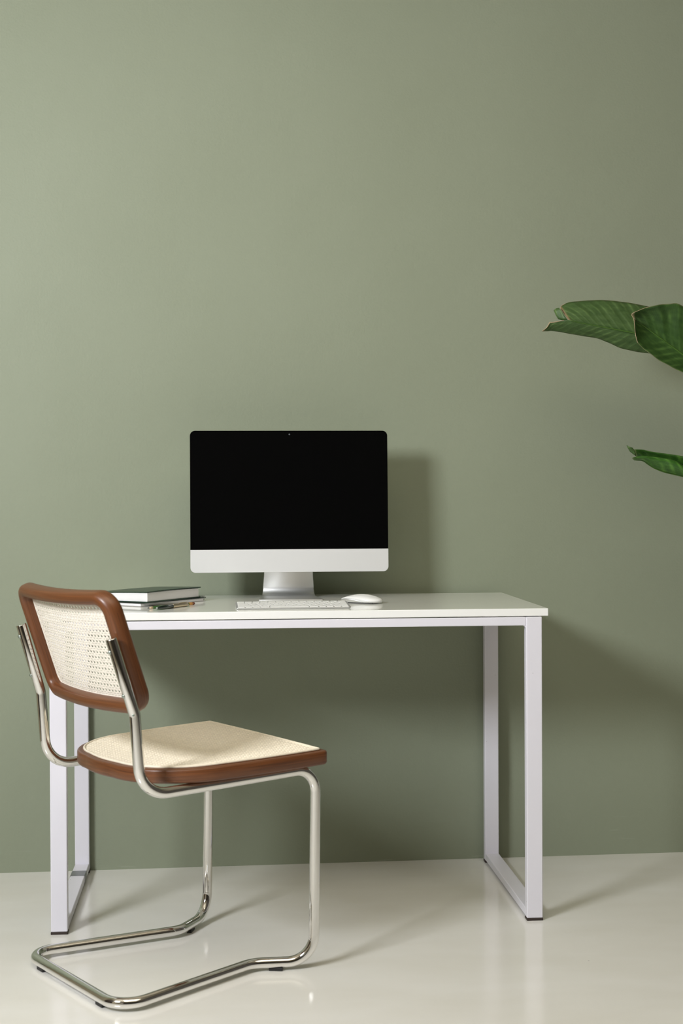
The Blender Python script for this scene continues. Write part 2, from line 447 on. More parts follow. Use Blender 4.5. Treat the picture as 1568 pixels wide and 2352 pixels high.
# ------------------------------------------------------------------ desk
HWL, SEC, DL = 0.5827, 0.0385, 0.5448           # half frame width, tube section, front face of the rear legs
TOPZ, TH = 0.75, 0.0182
RH = 0.0257
desk = thing('desk', (0, 0, 0), 'white desk with a glossy top on a lilac-white square tube frame, against the green wall', 'desk')
top = box('desktop', -HWL - 0.0155, HWL + 0.0155, 0.0012 - 0.0, 0.569, TOPZ - TH, TOPZ, M_TOP, desk, 0.0012, 2)
top.data.materials.append(M_EDGE)
for p in top.data.polygons:
    if abs(p.normal.z) < 0.5: p.material_index = 1
BZ = TOPZ - TH - 0.002
FZ = 0.006
for sx in (-1, 1):
    x0, x1 = (HWL - SEC, HWL) if sx > 0 else (-HWL, -HWL + SEC)
    for yy, nm in ((0.0, 'f'), (DL, 'b')):
        y1 = yy + 0.025
        lg = box('leg', x0, x1, yy, y1, FZ, BZ, M_METALW, desk, 0.0022, 3)
        box('foot_cap', x0 - 0.0005, x1 + 0.0005, yy - 0.0005, y1 + 0.0005, 0.0, FZ, M_FOOT, lg, 0.0008, 1)
    box('floor_rail', x0 + 0.0003, x1 - 0.0003, 0.025, DL, FZ + 0.0005, RH, M_METALW, desk, 0.0022, 3)
    box('side_rail', x0 + 0.0003, x1 - 0.0003, 0.025, DL, BZ - 0.02, BZ - 0.0005, M_METALW, desk, 0.002, 2)
for yy, nm in ((0.0015, 'front_rail'), (DL, 'back_rail')):
    box(nm, -HWL + SEC, HWL - SEC, yy, yy + 0.02, BZ - 0.0205, BZ - 0.0003, M_METALW, desk, 0.0015, 2)
# small weld fillet pieces in the front upper corners
for sx in (-1, 1):
    bm = bmesh.new()
    xc = sx * (HWL - SEC); zc = BZ - 0.0205
    prof = [(0, 0)] + [(0.009 - 0.009 * sin(a * pi / 16), -0.009 + 0.009 * cos(a * pi / 16)) for a in range(0, 9)][::-1]
    L0 = [(xc - sx * px, 0.003, zc + pz) for px, pz in prof]
    L1 = [(xc - sx * px, 0.019, zc + pz) for px, pz in prof]
    loft([L0, L1], bm)
    from_bm('weld_corner', bm, M_METALW, desk, smooth=False)
# grey tape wrapped round the left floor rail near the wall
bm = bmesh.new()
tp = rrect(SEC / 2 + 0.0003, (RH - FZ) / 2 + 0.0008, 0.002, 3)
xc = -HWL + SEC / 2; zc = (RH + FZ) / 2
rr_ = random.Random(3)
L0 = [(xc + a, 0.418 + rr_.uniform(0, .006), zc + b) for a, b in tp]
L1 = [(xc + a, 0.468 + rr_.uniform(-.006, .006), zc + b) for a, b in tp]
loft([L0, L1], bm, cap0=False, cap1=False)
tape = from_bm('tape', bm, M_TAPE, desk)
tape['label'] = 'band of grey tape wrapped round the left floor rail'

# ------------------------------------------------------------------ cantilever cane chair
CO = Vector((-0.3028, -0.2389, 0.0)); CTH = 0.5675
chair = thing('cantilever_chair', CO, 'tubular chrome cantilever chair with brown wooden frames and cream woven cane seat and back', 'chair', CTH)
def cl(u, v, z): return Vector((u, -v, z))      # chair-local: u forward, v to the near (right) side
TR = 0.0114
wlg, ul, ulb, zf, zr, uc, wu, ub, zb_, ut, zt, wt, wr_, ur, wk, uk = (0.2172, 0.2431, 0.2356, 0.4349, 0.426, -0.1816, 0.2113,
    -0.1954, 0.5909, -0.2441, 0.744, 0.2062, 0.216, -0.2332, 0.1492, 0.1207)
ZT = 0.017
half = [(ut, wt, zt), (ub, wu, zb_), (uc, wu, zr), (ul, wlg, zf), (ulb, wlg, ZT), (uk, wk, ZT), (ur, wr_, ZT)]
rad = [0, 0.045, 0.062, 0.050, 0.058, 0.060, 0.052]
pts = [cl(*q) for q in half] + [cl(q[0], -q[1], q[2]) for q in half[::-1]]
path = fillet(pts, rad + rad[::-1], 12)
fr = from_bm('tube_frame', tube_bm(path, TR, 28), M_CHROME, chair)
add_bevel(fr, 0.0015, 2, 60)
# floor pads under the tube
for (u, v, a) in ((0.165, 0.176, 0.75), (0.165, -0.176, -0.75), (ur, 0.135, 0), (ur, -0.135, 0)):
    bm = box_bm(-0.006, 0.006, -0.014, 0.014, 0, 0.0075)
    if abs(u - 0.165) < 1e-6:
        bm.free(); bm = box_bm(-0.015, 0.015, -0.006, 0.006, 0, 0.0075)
    pd = from_bm('floor_pad', bm, M_BLACK, chair, smooth=False)
    pd.location = cl(u, v, 0); pd.rotation_euler = (0, 0, -a)
    add_bevel(pd, 0.001, 2)

# --- backrest: slightly curved rounded-rectangle frame with a woven cane panel
BU0, BZC, BT, BK = -0.2160, 0.7061, 0.3283, 0.4463
BW, BH, BR, BFW, BD = 0.2085, 0.1315, 0.046, 0.0275, 0.036
def bsurf(s, t, d=0.0):
    w = BK * s * s + d
    return cl(BU0 - sin(BT) * t + w * cos(BT), s - 0.008, BZC + cos(BT) * t + w * sin(BT))
def rr_dense(hw, hh, r, n=10, step=0.015):
    P = rrect(hw, hh, r, n); Q = []
    for i in range(len(P)):
        a = Vector(P[i]); b = Vector(P[(i + 1) % len(P)])
        if i % (n + 1) == n:                    # the straight run to the next corner
            m = 14
        else:
            m = 1
        for k in range(m): Q.append(tuple(a.lerp(b, k / m)))
    return Q
back = bpy.data.objects.new('backrest', None); COL.objects.link(back); back.parent = chair; back.empty_display_size = 0.05
NB = 16
loops = []
for j in range(NB):
    a = 2 * pi * j / NB
    cx = math.copysign(abs(cos(a)) ** 0.75, cos(a)); sy = math.copysign(abs(sin(a)) ** 0.75, sin(a))
    ins = BFW / 2 - cx * BFW / 2
    dd = sy * BD / 2
    loops.append([bsurf(s, t, dd) for s, t in rr_dense(BW - ins, BH - ins, max(BR - ins, 0.012))])
loops.append(loops[0])
bm = loft(loops, cap0=False, cap1=False, uv=True)
bmesh.ops.remove_doubles(bm, verts=bm.verts[:], dist=1e-6)
bframe = from_bm('backrest_frame', bm, M_WOOD, back)

def inside_rr(s, t, hw, hh, r):
    x, y = abs(s), abs(t)
    if x > hw or y > hh: return False
    if x > hw - r and y > hh - r: return (x - hw + r) ** 2 + (y - hh + r) ** 2 <= r * r
    return True

def ribbon(bm, pts, sides, nrm, th):
    """flat strand: pts centre line (local 2d mapped), sides = half-width vectors, nrm = normals"""
    rows = []
    for p, s, n in zip(pts, sides, nrm):
        rows.append([bm.verts.new(p - s), bm.verts.new(p + n * th * 0.9 - s * 0.55), bm.verts.new(p + n * th * 0.9 + s * 0.55), bm.verts.new(p + s),
                     bm.verts.new(p - n * th * 0.6)])
    for A, B in zip(rows, rows[1:]):
        for k in range(5): bm.faces.new((A[k], A[(k + 1) % 5], B[(k + 1) % 5], B[k]))

def weave(surf, inside, box_, pitch, w_st, w_dg, nseg_step=0.02, off=0.0):
    """six-way cane weave over surf(s,t,d): paired strands both ways and two diagonals"""
    s0, s1, t0, t1 = box_
    bm = bmesh.new()
    def strand(p0, d, layer, hw, th=0.0007):
        # march along the line and keep the inside part
        L = math.hypot(s1 - s0, t1 - t0) * 1.1
        n = int(2 * L / 0.002); run = []
        runs = []
        for i in range(n + 1):
            k = -L + 2 * L * i / n
            q = (p0[0] + d[0] * k, p0[1] + d[1] * k)
            if inside(*q): run.append(q)
            elif run:
                runs.append(run); run = []
        for run in runs:
            if len(run) < 3: continue
            m = max(1, int((len(run) * 0.002) / nseg_step))
            qs = [run[round(i * (len(run) - 1) / m)] for i in range(m + 1)]
            P, Sd, N = [], [], []
            for q in qs:
                c = surf(q[0], q[1], layer + off)
                e = 0.003
                a = surf(q[0] - d[1] * e, q[1] + d[0] * e, layer + off); b = surf(q[0] + d[1] * e, q[1] - d[0] * e, layer + off)
                sd = (a - b).normalized() * hw
                nn = (surf(q[0], q[1], layer + off + 0.001) - c).normalized()
                P.append(c); Sd.append(sd); N.append(nn)
            ribbon(bm, P, Sd, N, th)
    g = 0.19 * pitch
    k0 = math.floor(s0 / pitch) - 1; k1 = math.ceil(s1 / pitch) + 1
    for k in range(k0, k1 + 1):
        for e in (-g, g): strand((k * pitch + e, 0), (0, 1), 0.0003, w_st)
    k0 = math.floor(t0 / pitch) - 1; k1 = math.ceil(t1 / pitch) + 1
    for k in range(k0, k1 + 1):
        for e in (-g, g): strand((0, k * pitch + e), (1, 0), -0.0003, w_st)
    r2 = math.sqrt(0.5)
    m = int((s1 - s0 + t1 - t0) / pitch) + 2
    for k in range(-m, m + 1):
        strand((k * pitch + pitch / 2, 0), (r2, r2), 0.0006, w_dg)
        strand((k * pitch + pitch / 2, 0), (r2, -r2), -0.0006, w_dg)
    return bm

BCX, BCY = BW - BFW + 0.006, BH - BFW + 0.006
bm = weave(bsurf, lambda s, t: inside_rr(s, t, BCX, BCY, 0.024), (-BCX, BCX, -BCY, BCY), 0.0122, 0.0014, 0.0016, 0.03, 0.008)
from_bm('cane_panel', bm, M_CANE, back, smooth=False)
bm = tube_bm([bsurf(s, t, 0.0095) for s, t in rr_dense(BW - BFW + 0.001, BH - BFW + 0.001, 0.02)], 0.0028, 8, closed=True)
from_bm('cane_edging', bm, M_CANE, back)
# bolts that hold the frame to the two uprights
for sv in (-1, 1):
    for zz in (0.72, 0.632):
        f = (zz - zb_) / (zt - zb_)
        q = cl(ub + (ut - ub) * f, sv * (wu + (wt - wu) * f), zz)
        dirv = Vector((-cos(0.31), 0, -sin(0.31))) * 1.0
        bm = lathe_bm([(0.0042, 0.0), (0.0042, 0.0015), (0.003, 0.0028), (0.001, 0.0032)], 16,
                      Matrix.Translation(q + dirv * (TR - 0.0006)) @ dirv.to_track_quat('Z', 'Y').to_matrix().to_4x4())
        from_bm('bolt', bm, M_SCREW, chair)

# --- seat: wooden hoop rounded behind, square in front, with a woven cane panel
SZ0, SSL = 0.476, 0.021
def seat_outline(ins):
    w_f, w_m, fu, ru, rc, rb = 0.246, 0.244, 0.256, -0.167, 0.014, 0.175
    P = []
    rf = max(rc - ins, 0.004); r = max(rb - ins, 0.03)
    F = fu - ins; B = ru + ins; W = w_f - ins; W2 = w_m - ins
    N = 10
    def arc(cu, cv, r_, a0, a1, n):
        return [(cu + r_ * cos(radians(a0 + (a1 - a0) * i / n)), cv + r_ * sin(radians(a0 + (a1 - a0) * i / n))) for i in range(n + 1)]
    P += arc(F - rf, W - rf, rf, 0, 90, 6)
    a = P[-1]; b = (B + r, W2 - 0.006)
    P += [(a[0] + (b[0] - a[0]) * k / N, a[1] + (b[1] - a[1]) * k / N + 0.004 * sin(pi * k / N)) for k in range(1, N)]
    P += [(B + r + r * cos(radians(90 + 90 * i / 12)), (W2 - 0.006 - r) + r * sin(radians(90 + 90 * i / 12))) for i in range(13)]
    # gently bowed rear edge
    v0 = W2 - 0.006 - r
    full = P + [(B - 0.006 * (1 - (k / 6) ** 2), v0 * k / 6) for k in (5, 4, 3, 2, 1)]
    mid = [(B - 0.006, 0.0)]
    mirror = [(u, -v) for u, v in full[::-1]]
    out = full + mid + mirror
    m = 12
    a, b = out[-1], out[0]
    out += [(a[0] + (b[0] - a[0]) * k / m + 0.003 * sin(pi * k / m), a[1] + (b[1] - a[1]) * k / m) for k in range(1, m)]
    return [(u - 0.03 * v, v + 0.03 * u + 0.006) for u, v in out]
def sz(u): return SZ0 + SSL * (u - 0.2)
STH = 0.030
seat = bpy.data.objects.new('seat', None); COL.objects.link(seat); seat.parent = chair; seat.empty_display_size = 0.05
prof = [(0.003, -STH + 0.001), (0.0, -STH + 0.005), (0.0, -0.0045), (0.0008, -0.0022), (0.0025, -0.0006), (0.006, 0.0), (0.016, 0.0003), (0.022, 0.0), (0.026, -0.002),
        (0.030, -0.006), (0.032, -0.012), (0.032, -STH + 0.004), (0.029, -STH)]
loops = []
for ins, dz in prof:
    loops.append([cl(u, v, sz(u) + dz) for u, v in seat_outline(ins)])
loops.append(loops[0])
bm = loft(loops, cap0=False, cap1=False, uv=True)
bmesh.ops.remove_doubles(bm, verts=bm.verts[:], dist=1e-6)
from_bm('seat_frame', bm, M_WOOD, seat)
SC = seat_outline(0.0155)
def inside_poly(x, y, P=SC):
    c = False; j = len(P) - 1
    for i in range(len(P)):
        (xi, yi), (xj, yj) = P[i], P[j]
        if (yi > y) != (yj > y) and x < (xj - xi) * (y - yi) / (yj - yi) + xi: c = not c
        j = i
    return c
def ssurf(u, v, d=0.0): return cl(u, v, sz(u) + 0.0022 + d - 0.004 * max(0, 1 - (u - 0.04) ** 2 / 0.04) * max(0, 1 - v * v / 0.05))
bm = weave(ssurf, inside_poly, (-0.18, 0.26, -0.25, 0.26), 0.0122, 0.0012, 0.0014, 0.03, 0.0)
from_bm('cane_panel', bm, M_CANE2, seat, smooth=False)
bm = tube_bm([ssurf(u, v, 0.0) + Vector((0, 0, 0.0005)) for u, v in seat_outline(0.0155)], 0.0028, 8, closed=True)
from_bm('cane_edging', bm, M_CANE2, seat)
# screws on the rails, seen as small dark dots on the tube
for (u, v, z, d) in ((ub - 0.002, wu, zb_ + 0.0, (-0.55, -0.84, 0)),):
    dv = Vector(d).normalized(); q = cl(u, v, z) + dv * (TR - 0.0008)
    from_bm('screw', lathe_bm([(0.0028, 0), (0.0024, 0.0012), (0.0008, 0.0014)], 12, Matrix.Translation(q) @ dv.to_track_quat('Z', 'Y').to_matrix().to_4x4()), M_SCREW, chair)

# ------------------------------------------------------------------ all-in-one computer
cx_ = -0.0025
pc = thing('desktop_computer', (cx_, 0.43, TOPZ), 'all-in-one computer with black screen, silver chin and aluminium stand, on the desk', 'computer')
def local(o, p): return Vector(p) - Vector(o.location)
TILT = radians(2.6)
PZ0, PZ1, PY = 0.8222, 1.1945, 0.385
def panel_pt(x, h, d):                          # h up the panel from its lower edge, d depth behind the front face
    return Vector((x, PY + h * sin(TILT) + d * cos(TILT), PZ0 + h * cos(TILT) - d * sin(TILT))) - Vector((0, 0.43, TOPZ))
PHW, PH = 0.2605, (PZ1 - PZ0) / cos(TILT)
SPL = 0.0600
# rear shell: thin at the rim, swelling towards the middle
shell = []
for ins, d in ((0.0, 0.0018), (0.0, 0.0062), (0.004, 0.0095), (0.03, 0.016), (0.075, 0.029), (0.12, 0.038), (0.15, 0.040)):
    r = max(0.0135 - ins * 0.1, 0.006)
    shell.append([panel_pt(x, PH / 2 + y, d) for x, y in rrect(PHW - ins, PH / 2 - ins, r, 8)])
from_bm('rear_shell', loft(shell), M_ALU, pc)
def front_piece(name, lower, mat, d0, d1):
    P = rrect(PHW, PH / 2, 0.0135, 10)
    Q = [(x, y + PH / 2) for x, y in P]
    if lower: R = [q for q in Q if q[1] < SPL]
    else: R = [q for q in Q if q[1] > SPL]
    # rrect order: right-top, left-top, left-bottom, right-bottom
    if lower: R = [(-PHW, SPL - 0.0002)] + R + [(PHW, SPL - 0.0002)]
    else: R = [(PHW, SPL + 0.0002)] + R + [(-PHW, SPL + 0.0002)]
    L0 = [panel_pt(x, h, d0) for x, h in R]; L1 = [panel_pt(x, h, d1) for x, h in R]
    return from_bm(name, loft([L0, L1]), mat, pc, smooth=False)
front_piece('screen', False, M_GLASSBLACK, 0.0, 0.0018)
front_piece('chin', True, M_CHIN, 0.0001, 0.0018)
q = panel_pt(0.0008, 1.1852 - PZ0, -0.0001)
from_bm('webcam', lathe_bm([(0.0022, 0), (0.0022, 0.0006), (0.0012, 0.0008)], 16, Matrix.Translation(q) @ Matrix.Rotation(pi / 2, 4, 'X')), M_LENS, pc)
# stand: one bent aluminium sheet, foot on the desk and neck up to the back of the panel
prof = []                                       # (y, z, half width) centre line of the sheet, from the toe of the foot
FT = 0.0032
prof += [(0.3380, 0.0016, 0.0800), (0.3395, 0.0018, 0.0835), (0.345, 0.0019, 0.0845), (0.39, 0.0022, 0.0800), (0.43, 0.0024, 0.0750)]
cyb, czb, rb = 0.462, 0.0245, 0.022
for k in range(0, 11):
    a = radians(-90 + k * 10.2)
    hwk = 0.0720 - 0.0035 * min(1, k / 8)
    prof.append((cyb + rb * cos(a), czb + rb * sin(a), hwk))
y_l, z_l, _ = prof[-1]
for k in range(1, 9):
    f = k / 8
    prof.append((y_l + (0.440 - y_l) * f, z_l + (0.20 - z_l) * f, 0.0685 - 0.0085 * (f ** 0.75)))
bm = bmesh.new(); loops = []
for i, (y, z, w) in enumerate(prof):
    a = prof[max(i - 1, 0)]; b = prof[min(i + 1, len(prof) - 1)]
    t = Vector((0, b[0] - a[0], b[1] - a[1])).normalized(); n = Vector((0, -t.z, t.y))
    c = Vector((0, y - 0.43, z))
    e = 0.0012; h = FT / 2
    sec = [(-w, -h + e), (-w + e, -h), (w - e, -h), (w, -h + e), (w, h - e), (w - e, h), (-w + e, h), (-w, h - e)]
    loops.append([c + Vector((x, 0, 0)) + n * d for x, d in sec])
st = from_bm('stand', loft(loops), M_ALU, pc)
add_bevel(st, 0.0006, 1, 40)

# ------------------------------------------------------------------ keyboard
KX, KY, KA = -0.0097, 0.1205, radians(0.6)
kb = thing('keyboard', (KX, KY, TOPZ), 'slim white keyboard lying on the desk in front of the computer stand', 'keyboard', KA)
KW, KD = 0.2770, 0.1120
def kz(y): return 0.0042 + (y + KD / 2) / KD * 0.0062      # top of the wedge
bm = bmesh.new()
P = rrect(KW / 2, KD / 2, 0.005, 6)
L = [[(x * s, y * s, 0.0006) for x, y in P] for s in (0.985,)] + [[(x, y, 0.0016) for x, y in P], [(x, y, kz(y) - 0.0005) for x, y in P], [(x * 0.998, y * 0.996, kz(y)) for x, y in P]]
loft(L, bm)
from_bm('base', bm, M_ALU, kb, smooth=False)
rows = [  # key widths in units, back row first
    [1.0] * 14,
    [1.0] * 13 + [1.5],
    [1.5] + [1.0] * 13,
    [1.8] + [1.0] * 11 + [1.75],
    [2.35] + [1.0] * 10 + [2.3],
    [1.0, 1.0, 1.0, 1.25, 5.25, 1.25, 1.0, 1.0, 1.0, 1.0]]
ky1 = KD / 2 - 0.004
rowd = (KD - 0.008) / 6
first_key = {}
for ri, row in enumerate(rows):
    tot = sum(row); avail = KW - 0.008; gap = 0.0023
    unit = avail / tot
    x = -KW / 2 + 0.004
    yc = ky1 - (ri + 0.5) * rowd
    for w in row:
        ww = w * unit - gap; dd = rowd - gap * 0.9
        key = round(ww, 4)
        if key not in first_key:
            L = []
            for ins, dz in ((0.0, 0.0), (0.0, 0.0010), (0.0005, 0.0014)):
                L.append([(a, b, dz + b / KD * 0.0062) for a, b in rrect(ww / 2 - ins, dd / 2 - ins, 0.0017, 3)])
            o = from_bm('key', loft(L), M_KEY, kb, smooth=False); first_key[key] = o.data
        else:
            o = bpy.data.objects.new('key', first_key[key]); COL.objects.link(o); o.parent = kb
        o.location = (x + w * unit / 2, yc, kz(yc) - 0.0002)
        x += w * unit

# ------------------------------------------------------------------ mouse
MA = radians(180 - 33)                          # nose points left and slightly towards the wall
mo = thing('computer_mouse', (0.172, 0.236, TOPZ), 'white wireless mouse with a smooth arched shell, right of the keyboard', 'mouse', MA)
ML, MW = 0.0565, 0.0285
def mz(x): return 0.0228 * (1 - ((x + 0.002) / 0.072) ** 2) ** 0.85
def mplan(x):                                   # half width
    f = abs(x) / ML
    return MW * max(1 - f ** 3.4, 0) ** 0.5
def seam(x):
    f = min(max((x + 0.030) / 0.055, 0), 1); f = f * f * (3 - 2 * f)
    return 0.0042 + 0.0076 * f - 0.0035 * max(0, (x - 0.03) / 0.0265) ** 2
NX = 28
bm = bmesh.new(); top_l = []; base_l = []
for i in range(NX + 1):
    x = -ML * cos(pi * i / NX) * 0.9995
    w = mplan(x); zs = seam(x); zt_ = max(mz(x), zs + 0.001)
    top_l.append([(x, w * sin(a), zs + (zt_ - zs) * (cos(a) ** 0.7 if cos(a) > 1e-6 else 0)) for a in [(-pi / 2) + pi * k / 14 for k in range(15)]])
    base_l.append([(x * (0.985 if 1 else 1), w * f_, z_) for f_, z_ in ((-0.995, zs), (-0.93, zs * 0.55 + 0.0010), (-0.80, 0.0022), (0.80, 0.0022), (0.93, zs * 0.55 + 0.0010), (0.995, zs))])
from_bm('top_shell', loft(top_l), M_MOUSE, mo)
from_bm('base', loft(base_l), M_ALU, mo)
for yy in (-0.017, 0.017):
    box('glide_strip', -0.040, 0.040, yy - 0.002, yy + 0.002, 0.0, 0.0025, M_BLACK, mo, 0.0006, 1)

# ------------------------------------------------------------------ notebook and book stacked on the left of the desk
NA = radians(49.5)
nb = thing('notebook', (-0.3805, 0.176, TOPZ), 'thin dark ring-bound notebook lying under the thick green book', 'notebook', NA)
NLx, NWy = 0.242, 0.165                          # along the near edge, away from it (left)
o = box('back_cover', 0, NLx, 0, NWy, 0.0004, 0.0016, M_PAPERG, nb, 0.0004, 1)
o = box('page_block', 0.002, NLx - 0.006, 0.002, NWy - 0.002, 0.0017, 0.0078, M_PAPER, nb, 0.0004, 1)
o = box('front_cover', 0, NLx, 0, NWy, 0.0079, 0.0096, M_NBCOVER, nb, 0.0004, 1)
bm = bmesh.new()
hel = []
turns = 26
for i in range(turns * 14 + 1):
    a = 2 * pi * i / 14
    hel.append((NLx + 0.0005 + 0.0062 * cos(a), 0.006 + (NWy - 0.012) * i / (turns * 14), 0.0066 + 0.0062 * sin(a)))
from_bm('coil', tube_bm(hel, 0.0006, 6, bm), M_COIL, nb)

BA = radians(54.5)
bk = thing('book', (-0.3645, 0.176, TOPZ + 0.0098), 'thick book with dark green cover and white pages, on top of the notebook', 'book', BA)
BL, BWd = 0.221, 0.150
def slab(name, x0, x1, y0, y1, zf0, zf1, mat, nx=14, ny=8, parent=bk):
    """slab with curved lower/upper skins zf0(x,y), zf1(x,y)"""
    bm = bmesh.new()
    G = [[[bm.verts.new((x0 + (x1 - x0) * i / nx, y0 + (y1 - y0) * j / ny, f(x0 + (x1 - x0) * i / nx, y0 + (y1 - y0) * j / ny))) for j in range(ny + 1)] for i in range(nx + 1)] for f in (zf0, zf1)]
    for g in G:
        for i in range(nx):
            for j in range(ny): bm.faces.new((g[i][j], g[i + 1][j], g[i + 1][j + 1], g[i][j + 1]))
    A, B = G
    for i in range(nx):
        for j in (0, ny): bm.faces.new((A[i][j], A[i + 1][j], B[i + 1][j], B[i][j]))
    for j in range(ny):
        for i in (0, nx): bm.faces.new((A[i][j], A[i][j + 1], B[i][j + 1], B[i][j]))
    o = from_bm(name, bm, mat, parent, smooth=False)
    add_bevel(o, 0.0005, 1, 50)
    return o
def topz(x, y): return 0.0252 + 0.0012 * sin(pi * x / BL) - 0.028 * y * (0.6 + 0.4 * y / BWd)
slab('back_cover', 0, BL, 0, BWd, lambda x, y: 0.0002 + 0 * x, lambda x, y: 0.0024 + 0 * x, M_COVER)
slab('page_block', 0.004, BL - 0.005, 0.003, BWd - 0.003, lambda x, y: 0.0025, lambda x, y: topz(x, y) - 0.0002 - 0.0010 * (x / BL), M_PAPER)
slab('front_cover', 0, BL + 0.001, 0, BWd, lambda x, y: topz(x, y), lambda x, y: topz(x, y) + 0.0024, M_COVER)

# ------------------------------------------------------------------ pencil and pen
def along(p, q):
    p, q = Vector(p), Vector(q); d = q - p
    return math.atan2(d.y, d.x), d.length
PR = 0.0037
pa, plen = along((-0.3600, 0.098), (-0.2505, 0.236))
pe = thing('pencil', (-0.3600, 0.098, TOPZ + PR * 0.87), 'sharpened green pencil with orange end lying beside the books, behind the pen', 'pencil', pa)
def prism_bm(prof, seg):                        # prof: (x, r)
    return loft([[(x, r * cos(2 * pi * k / seg), r * sin(2 * pi * k / seg)) for k in range(seg)] for x, r in prof])
from_bm('lead', prism_bm([(0, 0.0003), (0.0012, 0.0006), (0.006, 0.0011)], 12), M_LEAD, pe)
from_bm('sharpened_tip', prism_bm([(0.006, 0.00115), (0.0175, 0.0034)], 12), M_PWOOD, pe)
from_bm('barrel', prism_bm([(0.0174, 0.0034), (0.019, PR), (plen - 0.022, PR)], 6), M_PENCIL, pe, smooth=False)
from_bm('ferrule', prism_bm([(plen - 0.022, 0.0036), (plen - 0.020, 0.0038), (plen - 0.016, 0.0036), (plen - 0.013, 0.0038), (plen - 0.009, 0.0036)], 20), M_FERRULE, pe)
from_bm('eraser', prism_bm([(plen - 0.009, 0.0034), (plen - 0.003, 0.0034), (plen, 0.0024)], 20), M_ERASER, pe)
p0, p1 = (-0.3370, 0.069), (-0.2655, 0.187)
pa, plen = along(p0, p1)
pn = thing('pen', (p0[0], p0[1], TOPZ + 0.0052), 'dark pen with a gold upper half lying in front of the green pencil', 'pen', pa)
from_bm('nib', prism_bm([(0.0, 0.0008), (0.0008, 0.0024), (0.003, 0.0030)], 20), M_SCREW, pn)
from_bm('lower_barrel', prism_bm([(0.003, 0.0034), (0.006, 0.0039), (0.030, 0.0049), (0.068, 0.0052), (0.0684, 0.0048)], 24), M_PENBLK, pn)
from_bm('upper_barrel', prism_bm([(0.0685, 0.0050), (0.070, 0.0052), (plen - 0.010, 0.0050), (plen - 0.004, 0.0046), (plen, 0.0030)], 24), M_GOLD, pn)
bm = box_bm(0.098, plen - 0.004, -0.0014, 0.0014, 0.0052, 0.0064)
from_bm('clip', bm, M_GOLD, pn, smooth=False)

# ------------------------------------------------------------------ plant reaching in from the right
PX, PYY = 1.62, 0.10
pl = thing('potted_banana_plant', (PX, PYY, 0), 'large-leaved green plant with torn leaf tips, reaching in from the right', 'plant')
def pl_l(x, y, z): return Vector((x - PX, y - PYY, z))
def spline(pts, n):
    """Catmull-Rom resample to n points by arc length"""
    P = [Vector(p) for p in pts]; out = []
    Q = [P[0] * 2 - P[1]] + P + [P[-1] * 2 - P[-2]]
    dense = []
    for i in range(1, len(Q) - 2):
        for k in range(12):
            t = k / 12
            a, b, c, d = Q[i - 1], Q[i], Q[i + 1], Q[i + 2]
            dense.append(0.5 * ((2 * b) + (c - a) * t + (2 * a - 5 * b + 4 * c - d) * t * t + (3 * b - a - 3 * c + d) * t ** 3))
    dense.append(P[-1])
    L = [0]
    for a, b in zip(dense, dense[1:]): L.append(L[-1] + (b - a).length)
    j = 0
    for i in range(n):
        s = L[-1] * i / (n - 1)
        while j < len(L) - 2 and L[j + 1] < s: j += 1
        f = (s - L[j]) / max(L[j + 1] - L[j], 1e-9)
        out.append(dense[j].lerp(dense[j + 1], min(max(f, 0), 1)))
    return out
def blade(name, halves, mat, parent, n=64, m=10, thick=0.0008):
    """leaf blade; each half runs from its midrib line to its own edge: (mid, edge, bulge, ripple, freq, v0)"""
    bm = bmesh.new(); uvl = bm.loops.layers.uv.new('UVMap')
    for mid, edge, bulge, ripple, freq, v0 in halves:
        A, B = spline(mid, n), spline(edge, n)
        G = []; UV = {}
        for i in range(n):
            row = []
            for j in range(m + 1):
                f = j / m; p = A[i].lerp(B[i], f)
                p.y -= bulge * 4 * f * (1 - f) * min(1, i / 6) + ripple * sin(freq * 2 * pi * (i / (n - 1) + 0.11 * f)) * min(1, f * 2)
                v = bm.verts.new(p); row.append(v)
                UV[v] = (i / (n - 1), 0.5 + (v0 - 0.5) * f)
            G.append(row)
        for i in range(n - 1):
            for j in range(m):
                f = bm.faces.new((G[i][j], G[i + 1][j], G[i + 1][j + 1], G[i][j + 1]))
                for lp in f.loops: lp[uvl].uv = UV[lp.vert]
    bmesh.ops.remove_doubles(bm, verts=bm.verts[:], dist=1e-5)
    o = from_bm(name, bm, mat, parent)
    md = o.modifiers.new('thickness', 'SOLIDIFY'); md.thickness = thick; md.offset = 0
    return o
def patch(name, outline, mat, parent, thick=0.0006, curl=0.0):
    c = sum((Vector(p) for p in outline), Vector()) / len(outline)
    bm = bmesh.new(); uvl = bm.loops.layers.uv.new('UVMap')
    rings = []
    for f in (1.0, 0.55):
        rings.append([bm.verts.new(c.lerp(Vector(p), f) + Vector((0, -curl * (1 - f), 0))) for p in outline])
    n = len(outline); cc = bm.verts.new(c + Vector((0, -curl, 0)))
    for k in range(n):
        bm.faces.new((rings[0][k], rings[0][(k + 1) % n], rings[1][(k + 1) % n], rings[1][k]))
        bm.faces.new((rings[1][k], rings[1][(k + 1) % n], cc))
    for f in bm.faces:
        for lp in f.loops: lp[uvl].uv = (0.1 + (lp.vert.co.x - c.x) * 3, 0.6 + (lp.vert.co.z - c.z) * 2)
    o = from_bm(name, bm, mat, parent)
    md = o.modifiers.new('thickness', 'SOLIDIFY'); md.thickness = thick; md.offset = 0
    return o

def Q(lst): return [pl_l(*q) for q in lst]

